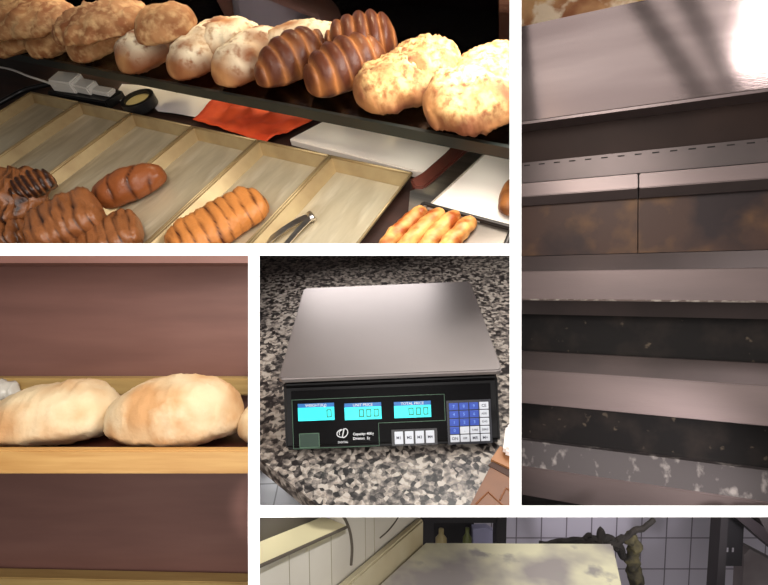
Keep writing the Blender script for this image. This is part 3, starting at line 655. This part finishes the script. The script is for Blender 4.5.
band('handle_rail', 369, 403, m_rail, -.005, -.003, .1, bev=.002)
band('dark_slot', 403.2, 440, m_slot, .04, .05, .12)
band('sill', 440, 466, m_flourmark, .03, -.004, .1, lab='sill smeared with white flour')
band('handle_rail', 466, 495, m_rail, -.006, -.004, .1, bev=.002)
band('dark_slot', 495.2, 560, m_slot, .04, .05, .12)
b = bm_(); za_ = P3.aty(522, 45, .25).z; box(b, (XA - .1, .25, za_), (XB + .2, .3, za_ + .7)); put(P3, 'wall_stone', b, m_stone, kind='structure')

# two unseen bars added so the hood reflects dark bands
for i, ((xa, ya), (xb, yb2), lb) in enumerate((((596, -60), (708, 105), 'left one of two added dark bars that streak the oven hood reflection'), ((655, -60), (744, 105), 'right one of two added dark bars that streak the oven hood reflection'))):
    b = bm_(); tube(b, [hood_ray(xa, ya, .3)[0], hood_ray(xb, yb2, .3)[0]], .024, 18)
    put(P3, 'reflection_bar', b, m_vent, label=lb, cat='reflection_bar', group='added bars that streak the oven hood reflection', smooth=True)

# ================================================================== WOODEN BREAD SHELF
Y4 = .72; YB4 = 1.02
m_back = mat('brown_laminate', rgb(138, 98, 88), .5, col2=rgb(122, 84, 75), scale=2.6, stretch=(1.2, 1, 9), lo=.3, hi=.7)
m_pine = mat('pine', rgb(206, 160, 96), .5, col2=rgb(186, 136, 74), scale=6, stretch=(1, 8, 16))
m_pine2 = mat('pale_pine', rgb(196, 164, 104), .5, col2=rgb(178, 144, 88), scale=6, stretch=(1, 8, 16))
def z4(py, y): return P4.aty(100, py, y).z
x4a, x4b = P4.aty(-80, 400, YB4 + .1).x, P4.aty(256, 400, Y4 - .05).x
b = bm_(); box(b, (x4a, YB4 + .02, z4(640, YB4)), (x4b, YB4 + .04, z4(230, YB4))); put(P4, 'wall_back', b, m_back, kind='structure')
t = thing(P4, 'bread_shelf', 'pine shelf with a front lip and back slat holding round breads', 'shelf', (-.6, .85, z4(475, Y4)))
b = bm_(); box(b, (x4a, Y4, z4(474, Y4)), (x4b, Y4 + .018, z4(450.5, Y4))); bevel(b, .002); put(P4, 'front_lip', b, m_pine, t)
zb4 = z4(452, Y4); m_int = mat('inner_board', rgb(96, 48, 34), .5, col2=rgb(78, 38, 26), scale=5)
b = bm_(); box(b, (x4a, Y4 + .018, zb4 - .03), (x4b, YB4, zb4 - .012)); put(P4, 'shelf_board', b, m_int, t)
b = bm_(); box(b, (x4a, YB4 - .015, z4(396, YB4 - .02)), (x4b, YB4 + .018, z4(379, YB4 - .02))); bevel(b, .003); put(P4, 'back_slat', b, m_pine2, t)
t = thing(P4, 'lower_rail', 'pale pine rail of the shelf below, along the bottom edge', 'rail', (-.6, YB4, z4(600, YB4)))
b = bm_(); A_ = P4.aty(0, 575, YB4 - .01); B_ = P4.aty(248, 580, YB4 - .01)
poly(b, [(A_.x - .2, YB4 - .02, A_.z + .005), (B_.x + .1, YB4 - .02, B_.z - .002), (B_.x + .1, YB4 - .02, B_.z - .03), (A_.x - .2, YB4 - .02, A_.z - .03)], (0, .035, 0)); bevel(b, .002); put(P4, 'slat', b, m_pine2, t)
b = bm_(); box(b, (x4a, YB4 - .1, z4(263, YB4 - .1)), (x4b, YB4 + .02, z4(240, YB4 - .1))); put(P4, 'upper_board', b, m_back, label='brown board of the shelf above, along the top edge', cat='board')
bd_w = bread_mat('pale_bread', rgb(216, 192, 154), rgb(194, 146, 98), flour=rgb(226, 204, 168), flo=.5, fhi=.72, fscale=14, bump=.7, bscale=70)
YM = .825; zs4 = zb4 - .012
def bread4(px0, px1, ptop, w_, label, seed, tilt, y=YM, h_=None, **kw):
    A_ = P4.aty(px0, 450, y); B_ = P4.aty(px1, 450, y); zt = P4.aty((px0 + px1) / 2, ptop, y + .02).z
    b = loaf(Vector((A_.x, y, 0)), Vector((B_.x, y, 0)), w_, zt - zs4, seed=seed, rough=.035, nf=4, n1=2.3, n2=2.3, flat=.45, fine=.003, **kw)
    zm = (zt - zs4); L_ = (B_.x - A_.x); c_ = (A_.x + B_.x) / 2
    for v in b.verts:
        v.co.z += tilt * (v.co.x - c_) / L_ * (v.co.z / zm) * zm + zs4
    lo = min(v.co.z for v in b.verts)
    for v in b.verts: v.co.z -= lo - zs4
    put(P4, 'round_bread', b, bd_w, label=label, cat='bread', group='round breads on the pine shelf', smooth=True)
bread4(-12, 119, 381, .165, 'wide flat bread sloping down to the left, at the left', 61, .35)
bread4(111, 242, 374, .165, 'domed round bread in the middle of the pine shelf', 62, .12, y=.815)
bread4(240, 360, 392, .165, 'sliver of round bread at the right end of the shelf', 63, 0)
b = bm_(); A_ = P4.aty(-40, 388, .98); B_ = P4.aty(18, 386, .98)
bake(P4, 'plastic_bag', (A_.x, .985, A_.z - .03), (B_.x, .985, A_.z - .03), .05, .045, mat('clear_bag', rgb(214, 208, 196), .2), 'crumpled pale plastic bag at the left behind the bread', 'bag', seed=70, rough=.15, nf=14, nu=30, nv=20); b.free()

# ================================================================== WORK BENCH CORNER
m_marb = mat('floured_marble', rgb(150, 142, 140), .6, col2=rgb(214, 208, 178), scale=7, lo=.40, hi=.58, col3=rgb(150, 144, 140), scale3=22, lo3=.58, hi3=.7, bump=.15, bscale=40)
m_splash = mat('splash_stone', rgb(176, 166, 138), .6, col2=rgb(158, 144, 112), scale=8)
m_wt = tile_mat('bench_tile', rgb(158, 152, 166), rgb(100, 94, 102), .105, .13, .004, 'xz', (.3, .1), rough=.35)
m_lt = mat('left_plaster', rgb(184, 178, 166), .5, col2=rgb(168, 160, 146), scale=5)
ZT = 0.
TB = [(425, 542), (612.5, 543), (634, 640), (318, 640)]
b = bm_(); poly(b, [P5.at(x, y, ZT) for x, y in TB], (0, 0, -.05)); bevel(b, .003); wt = put(P5, 'marble_slab', b, m_marb, label='flour covered pale marble work slab against the stone upstand', cat='table')
# stone upstand along the left edge
yb5 = P5.at(425, 542, 0).y
A0 = P5.at(425, 542, 0); A1 = P5.at(318, 640, 0)
dl = (A1 - A0).normalized(); nl = Vector((dl.y, -dl.x, 0)); 
if nl.x > 0: nl = -nl
hs_ = P5.aty(421, 519, A0.y).z
print('upstand height', hs_, 'bench depth', A0, A1)
b = bm_(); poly(b, [A0 + Vector((-.002, 0, hs_)), A1 + Vector((0, 0, hs_ * .95)), A1 + nl * .014 + Vector((0, 0, hs_ * .95)), A0 + nl * .014 + Vector((0, 0, hs_))], (0, 0, -hs_ - .04)); bevel(b, .003)
put(P5, 'stone_upstand', b, m_splash, label='raised stone edge along the left of the marble slab', cat='upstand')
# left tiled wall: panel, ledge of a window niche, recess
n5 = Vector((-nl.x, -nl.y, 0)); w0 = A0 + nl * .0145
def wl(px, py, off=0.): return P5.atp(px, py, w0 + n5 * off, n5)
b = bm_(); up = Vector((0, 0, 1))
lo0, lo1 = w0 - dl * .002, A1 + nl * .046 + dl * .1
ledge = [wl(255, 567), wl(262, 564), wl(345, 526)]
pz = [Vector((p.x, p.y, p.z)) for p in ledge]
far = wl(346, 527); near = wl(250, 570)
bot = -.12
b = bm_(); poly(b, [far, near, Vector((near.x, near.y, bot)), Vector((far.x, far.y, bot))], nl * .03); poly(b, [Vector((far.x, far.y, far.z + .5)), far, Vector((far.x, far.y, bot)), Vector((lo0.x, lo0.y, bot)), Vector((lo0.x, lo0.y, far.z + .5))], nl * .03)
put(P5, 'wall_left', b, m_lt, kind='structure')
b = bm_(); poly(b, [far + up * .002, near + up * .002, near + nl * .042 + up * .002, far + nl * .042 + up * .002], -up * .012); put(P5, 'window_sill', b, mat('sill_pale', rgb(196, 186, 150), .45), kind='structure')
b = bm_(); poly(b, [near + nl * .042 + dl * .2, far + nl * .042, far + nl * .042 + up * .4, near + nl * .042 + up * .4 + dl * .2], nl * .02); put(P5, 'window_1', b, mat('dark_pane', rgb(60, 55, 50), .4), kind='structure')
m_grout = mat('grout', rgb(70, 62, 52), .8); m_joint = mat('pale_joint', rgb(140, 134, 114), .8)
b = bm_(); tube(b, [near + n5 * .001, far + n5 * .001], .0022, 6)
cv = [wl(x, y, .001) for x, y in ((340, 511), (346, 521), (350, 532), (352, 548), (351, 565))]
tube(b, spline(cv), .0022, 6)
cv = [wl(x, y, .001) for x, y in ((401, 511), (396, 521), (388, 531), (380, 538))]
tube(b, spline(cv), .0010, 6)
put(P5, 'trim_2', b, m_grout, kind='structure'); b = bm_()
for x in (289, 309, 331, 365, 374): tube(b, [wl(x, 505, .0005) if x > 352 else wl(x, 566 - (x - 255) * .43, .0005), wl(x + 1, 590, .0005)], .0005, 5)
put(P5, 'trim_3', b, m_joint, kind='structure')
# back wall
YW = P5.at(600, 543, 0).y + .55
W0 = P5.aty(508, 540, YW)
b = bm_(); wa, wb = P5.aty(380, 540, YW), P5.aty(860, 540, YW)
zA = P5.aty(600, 538.5, YW).z; xA = P5.aty(665.5, 540, YW).x; sx5 = (P5.aty(690.5, 540, YW).x - xA); sz5 = zA - P5.aty(600, 569.5, YW).z
m_wt = tile_mat('bench_tile', rgb(196, 188, 202), rgb(116, 108, 118), sx5, sz5, .0035, 'xz', (0, 0), rough=.35)
box(b, (xA - 20 * sx5, YW, zA - 20 * sz5), (xA + 20 * sx5, YW + .03, zA + 10 * sz5)); put(P5, 'wall_back', b, m_wt, kind='structure', loc=(xA, YW, zA))
# dark shelving at the back left
t = thing(P5, 'dark_rack', 'dark rack with small bottles behind the marble slab', 'rack', P5.at(465, 545, -.3))
yr = A0.y + .25
def bx5(bm, x0, y0, x1, y1, ya, yb): 
    p, r_ = P5.aty(x0, y1, ya), P5.aty(x1, y0, ya); return box(bm, (p.x, ya, p.z), (r_.x, yb, r_.z))
m_rack = mat('rack_dark', rgb(38, 33, 36), .6)
b = bm_(); bx5(b, 421, 505, 434, 575, yr, yr + .04); put(P5, 'post', b, m_rack, t)
b = bm_(); bx5(b, 496, 505, 507, 575, yr, yr + .04); put(P5, 'post', b, m_rack, t)
b = bm_(); bx5(b, 430, 505, 498, 523, yr + .005, yr + .03); put(P5, 'shelf_board', b, m_rack, t)
b = bm_(); bx5(b, 430, 522, 474, 575, yr + .15, yr + .17); put(P5, 'back_board', b, mat('rack_back', rgb(30, 25, 28), .7), t)
def bottle5(px, py0, py1, rpx, m, label):
    p = P5.aty(px, py1, yr + .08); tp = P5.aty(px, py0, yr + .08); rr = rpx / F * (p - P5.pos).length; hh = tp.z - p.z; b = bm_()
    tube(b, [p, p + up * hh * .6, p + up * hh * .72, p + up * hh * .78, p + up * hh], [rr, rr, rr * .6, rr * .45, rr * .45], 16)
    put(P5, 'jar', b, m, label=label, cat='jar', group='jars on the dark rack', smooth=True)
bottle5(441, 529, 552, 5, mat('jar_cream', rgb(190, 170, 120), .5), 'round cream coloured jar on the dark rack')
bottle5(467, 528, 552, 4, mat('jar_green', rgb(96, 100, 52), .5), 'dull green jar on the dark rack beside the white cloth')
b = bm_(); p_ = yr + .1; poly(b, [P5.aty(x, y, p_) for x, y in ((473, 529), (487, 528), (494, 532), (497, 560), (474, 560))], (0, .02, 0)); put(P5, 'white_cloth', b, mat('lilac_cloth', rgb(164, 160, 190), .8), label='pale lilac cloth bundle in the dark rack', cat='cloth')
# twigs at the far right corner of the slab
m_twig = mat('dry_wood', rgb(34, 27, 24), .9, col2=rgb(20, 16, 14), scale=30)
yt5 = A0.y + .06
def a5p(px, py, y=yt5): return P5.aty(px, py, y)
for i, (pts, rr, lb) in enumerate((
    ([(540, 545), (560, 541), (590, 541), (618, 545), (625, 560)], [.006, .010, .012, .010, .008], 'long dark dry branch lying low along the back of the slab'),
    ([(612, 548), (630, 534), (645, 527), (655, 521)], [.010, .008, .007, .004], 'dark branch rising to the right above the slab corner'),
    ([(596, 546), (600, 537), (604, 530)], [.012, .010, .003], 'short pointed wood splinter standing up behind the slab'),
    ([(583, 545), (587, 537), (591, 536)], [.008, .006, .004], 'small dark stub behind the slab, left of the splinter'),
    ([(570, 544), (584, 540), (602, 538), (615, 541)], [.005, .009, .010, .006], 'crooked dark branch over the long one'))):
    b = bm_(); pp = spline([a5p(*p) for p in pts], 6); n_ = len(pp); rl = [rr[min(int(j / max(1, n_ - 1) * (len(rr) - 1)), len(rr) - 1)] for j in range(n_)]
    pp = [p + Vector((noise.noise(p * 60), noise.noise(p * 60 + Vector((5, 0, 0))), noise.noise(p * 60 + Vector((0, 9, 0))))) * .006 for p in pp]
    tube(b, pp, [x * .75 for x in rl], 8); put(P5, 'branch', b, m_twig, label=lb, cat='branch', group='dry branches behind the slab')
b = bm_(); pp = [a5p(628, 536), a5p(634, 545), a5p(632, 560), a5p(636, 580), a5p(640, 620)]
tube(b, spline(pp, 8), [.012 + .0015 * math.sin(i * .9) for i in range(33)], 20)
for v in b.verts: v.co += Vector((noise.noise(v.co * 90), noise.noise(v.co * 90 + Vector((7, 0, 0))), 0)) * .006
put(P5, 'bark_log', b, mat('mossy_bark', rgb(74, 66, 40), .9, col2=rgb(28, 24, 20), scale=60, bump=.6, bscale=90), label='upright mossy log beside the right corner of the slab', cat='log', smooth=True)
# dark frame and slab at the right
t = thing(P5, 'dark_cabinet', 'dark metal cabinet frame at the right with a stone leaning in it', 'cabinet', a5p(740, 590, yr))
yk = A0.y + .12
b = bm_(); poly(b, [P5.aty(x, y, yk) for x, y in ((722, 505), (729, 505), (722, 640), (713, 640))], (0, .03, 0)); put(P5, 'post', b, m_rack, t)
b = bm_(); poly(b, [P5.aty(x, y, yk + .03) for x, y in ((726, 505), (745, 505), (742, 566), (724, 566))], (0, .02, 0)); put(P5, 'panel', b, mat('cabinet_dark', rgb(26, 22, 26), .6), t)
b = bm_()
for x_ in (727.5, 733): bx5(b, x_ - 1, 548, x_ + 1, 552, yk + .029, yk + .031)
put(P5, 'handle', b, mat('knob_grey', rgb(130, 124, 130), .4), t)
b = bm_(); poly(b, [P5.aty(x, y, yk - .03) for x, y in ((735, 517), (745, 514), (800, 552), (800, 572))], (0, .1, 0)); put(P5, 'top_rail', b, mat('rail_dark', rgb(46, 38, 42), .5), t)
b = bm_(); poly(b, [P5.aty(x, y, yk - .03) for x, y in ((752, 505), (840, 505), (840, 560), (768, 534))], (0, .1, 0)); put(P5, 'side_board', b, mat('side_grey', rgb(72, 64, 66), .5), t)
b = bm_(); poly(b, [P5.aty(x, y, yk + .1) for x, y in ((744, 555), (750, 549), (800, 575), (800, 640), (740, 640))], (0, .03, 0)); put(P5, 'stone_slab', b, mat('grey_stone', rgb(120, 110, 112), .7, col2=rgb(100, 90, 92), scale=12), label='grey stone slab leaning inside the dark cabinet', cat='stone')

# ================================================================== person behind the shelf
def skin_mesh(nodes, edges, levels=2):
    me = bpy.data.meshes.new('s'); me.from_pydata([n_[0] for n_ in nodes], edges, []); o = bpy.data.objects.new('s', me); C.objects.link(o)
    md = o.modifiers.new('k', 'SKIN'); 
    for i, n_ in enumerate(nodes): me.skin_vertices[0].data[i].radius = (n_[1], n_[2] if len(n_) > 2 else n_[1])
    me.skin_vertices[0].data[0].use_root = True
    md2 = o.modifiers.new('u', 'SUBSURF'); md2.levels = levels
    bpy.context.view_layer.update(); ev = o.evaluated_get(bpy.context.evaluated_depsgraph_get())
    b = bmesh.new(); b.from_mesh(ev.to_mesh()); ev.to_mesh_clear(); bpy.data.objects.remove(o); return b
def pl_(x, y, z): return Vector((-1.44 + x, 1.46 + y, z))
m_shirt = mat('lilac_shirt', rgb(206, 190, 198), .85, bump=.5, bscale=14); m_skin = mat('skin', rgb(150, 98, 80), .5); m_hair = mat('dark_hair', rgb(24, 18, 16), .7); m_trou = mat('dark_trousers', rgb(40, 40, 48), .8)
FLR = -.9
t = thing(P1, 'person', 'person in a lilac shirt reaching an arm down behind the breads', 'person', pl_(0, 0, FLR))
sh = .50
nodes = [(pl_(0, 0, .0), .15, .11), (pl_(0, 0, .2), .145, .10), (pl_(0, 0, .42), .17, .11), (pl_(0, 0, .52), .07), (pl_(0, 0, .59), .055), (pl_(0, -.01, .68), .085, .09), (pl_(0, -.01, .77), .085, .09),
    (pl_(.19, 0, sh), .06), (pl_(.30, -.08, .24), .045), (pl_(.0, -.22, .06), .038), (pl_(-.10, -.25, .035), .03),
    (pl_(-.19, 0, sh), .06), (pl_(-.25, .0, .22), .045), (pl_(-.22, -.12, .02), .035), (pl_(-.20, -.17, -.05), .03),
    (pl_(.09, 0, -.06), .09), (pl_(.10, 0, -.45), .06), (pl_(.10, .02, -.82), .042), (pl_(.10, -.13, -.865), .032),
    (pl_(-.09, 0, -.06), .09), (pl_(-.10, 0, -.45), .06), (pl_(-.10, .02, -.82), .042), (pl_(-.10, -.13, -.865), .032)]
edges = [(0, 1), (1, 2), (2, 3), (3, 4), (4, 5), (5, 6), (2, 7), (7, 8), (8, 9), (9, 10), (2, 11), (11, 12), (12, 13), (13, 14), (0, 15), (15, 16), (16, 17), (17, 18), (0, 19), (19, 20), (20, 21), (21, 22)]
for base, dr in ((10, Vector((-.9, -.35, -.3))), (14, Vector((.1, -.6, -.8)))):
    dr.normalize(); pv = nodes[base][0]; sd = dr.cross(Vector((0, 0, 1))).normalized(); dn = dr.cross(sd)
    if dn.z > 0: dn = -dn
    palm = len(nodes); nodes.append((pv + dr * .06, .035, .018)); edges.append((base, palm))
    for i, ln in enumerate((.07, .08, .075, .06)):
        o_ = sd * (-.030 + .02 * i); k0 = len(nodes)
        nodes += [(pv + dr * .085 + o_, .0095), (pv + dr * (.085 + ln * .5) + o_ + dn * .008, .0085), (pv + dr * (.085 + ln * .9) + o_ + dn * .028, .0075)]
        edges += [(palm, k0), (k0, k0 + 1), (k0 + 1, k0 + 2)]
    k0 = len(nodes); nodes += [(pv + dr * .03 - sd * .035, .011), (pv + dr * .065 - sd * .055 + dn * .012, .009)]; edges += [(palm, k0), (k0, k0 + 1)]
put(P1, 'body', skin_mesh(nodes, edges), m_skin, t, smooth=True)
# face
def blob(c, r, n_=12):
    b = bm_(); bmesh.ops.create_icosphere(b, subdivisions=3, radius=1)
    for v in b.verts: v.co = Vector(c) + Vector((v.co.x * r[0], v.co.y * r[1], v.co.z * r[2]))
    return b
b = blob(pl_(0, .012, .765), (.098, .108, .10)); 
for v in list(b.verts):
    if v.co.y < 1.46 - .05 and v.co.z < .80: v.co.y += .04
put(P1, 'hair', b, m_hair, t, smooth=True)
b = bm_(); tube(b, [pl_(0, -.085, .745), pl_(0, -.112, .705), pl_(0, -.095, .695)], [.008, .014, .008], 10); put(P1, 'nose', b, m_skin, t, smooth=True)
for s1 in (-1, 1):
    put(P1, 'eye', blob(pl_(.032 * s1, -.086, .735), (.013, .009, .007)), m_hair, t, smooth=True)
    put(P1, 'ear', blob(pl_(.088 * s1, 0, .715), (.012, .02, .03)), m_skin, t, smooth=True)
put(P1, 'mouth', blob(pl_(0, -.083, .665), (.024, .008, .006)), mat('lips', rgb(150, 80, 74), .5), t, smooth=True)
# shirt with short sleeves, trousers
nodes = [(pl_(0, 0, .0), .175, .135), (pl_(0, 0, .2), .168, .125), (pl_(0, 0, .42), .185, .125), (pl_(0, 0, .52), .09), (pl_(0, 0, -.38), .215, .17),
    (pl_(.19, 0, sh), .078), (pl_(.26, -.05, .32), .068), (pl_(-.19, 0, sh), .078), (pl_(-.235, 0, .34), .068)]
put(P1, 'shirt', skin_mesh(nodes, [(0, 1), (1, 2), (2, 3), (0, 4), (2, 5), (5, 6), (2, 7), (7, 8)]), m_shirt, t, smooth=True)
nodes = [(pl_(0, 0, -.10), .15, .12)] + [x for s1 in (1, -1) for x in ((pl_(.09 * s1, 0, -.16), .105), (pl_(.10 * s1, 0, -.45), .08), (pl_(.10 * s1, .02, -.80), .06))]
put(P1, 'trousers', skin_mesh(nodes, [(0, 1), (1, 2), (2, 3), (0, 4), (4, 5), (5, 6)]), m_trou, t, smooth=True)

# ================================================================== cut everything at the compartment borders
INV = CAMW.inverted()
bpy.context.view_layer.update()
for P in (P1, P2, P3, P4, P5):
    x0, y0, x1, y1 = P.rect
    pl = [(cs(x0, 0, 1).cross(cs(x0, 500, 1)), cs(x1, 100, 1)), (cs(x1, 0, 1).cross(cs(x1, 500, 1)), cs(x0, 100, 1)),
          (cs(0, y0, 1).cross(cs(700, y0, 1)), cs(100, y1, 1)), (cs(0, y1, 1).cross(cs(700, y1, 1)), cs(100, y0, 1))]
    pl = [(n_.normalized() if n_.dot(i_) < 0 else -n_.normalized()) for n_, i_ in pl]     # pointing outwards
    for o in list(P.objs):
        T = INV @ o.matrix_world; me = o.data; vv = [T @ v.co for v in me.vertices]
        cut = [n_ for n_ in pl if any(v.dot(n_) > 1e-6 for v in vv)]
        if not cut: continue
        bm = bmesh.new(); bm.from_mesh(me); bm.transform(T)
        for n_ in cut:
            rr = bmesh.ops.bisect_plane(bm, geom=bm.verts[:] + bm.edges[:] + bm.faces[:], dist=1e-6, plane_co=(0, 0, 0), plane_no=n_, clear_outer=True)
            ed = [g_ for g_ in rr['geom_cut'] if isinstance(g_, bmesh.types.BMEdge) and g_.is_valid]
            if ed:
                try: bmesh.ops.holes_fill(bm, edges=ed, sides=0)
                except Exception: pass
        bm.transform(T.inverted())
        if not bm.faces:
            bm.free(); print('outside:', o.name); P.objs.remove(o)
            for ch in list(o.children): ch.parent = None
            bpy.data.objects.remove(o); continue
        bm.to_mesh(me); bm.free()
for o in bpy.data.objects:
    if '_loc' in o: del o['_loc']
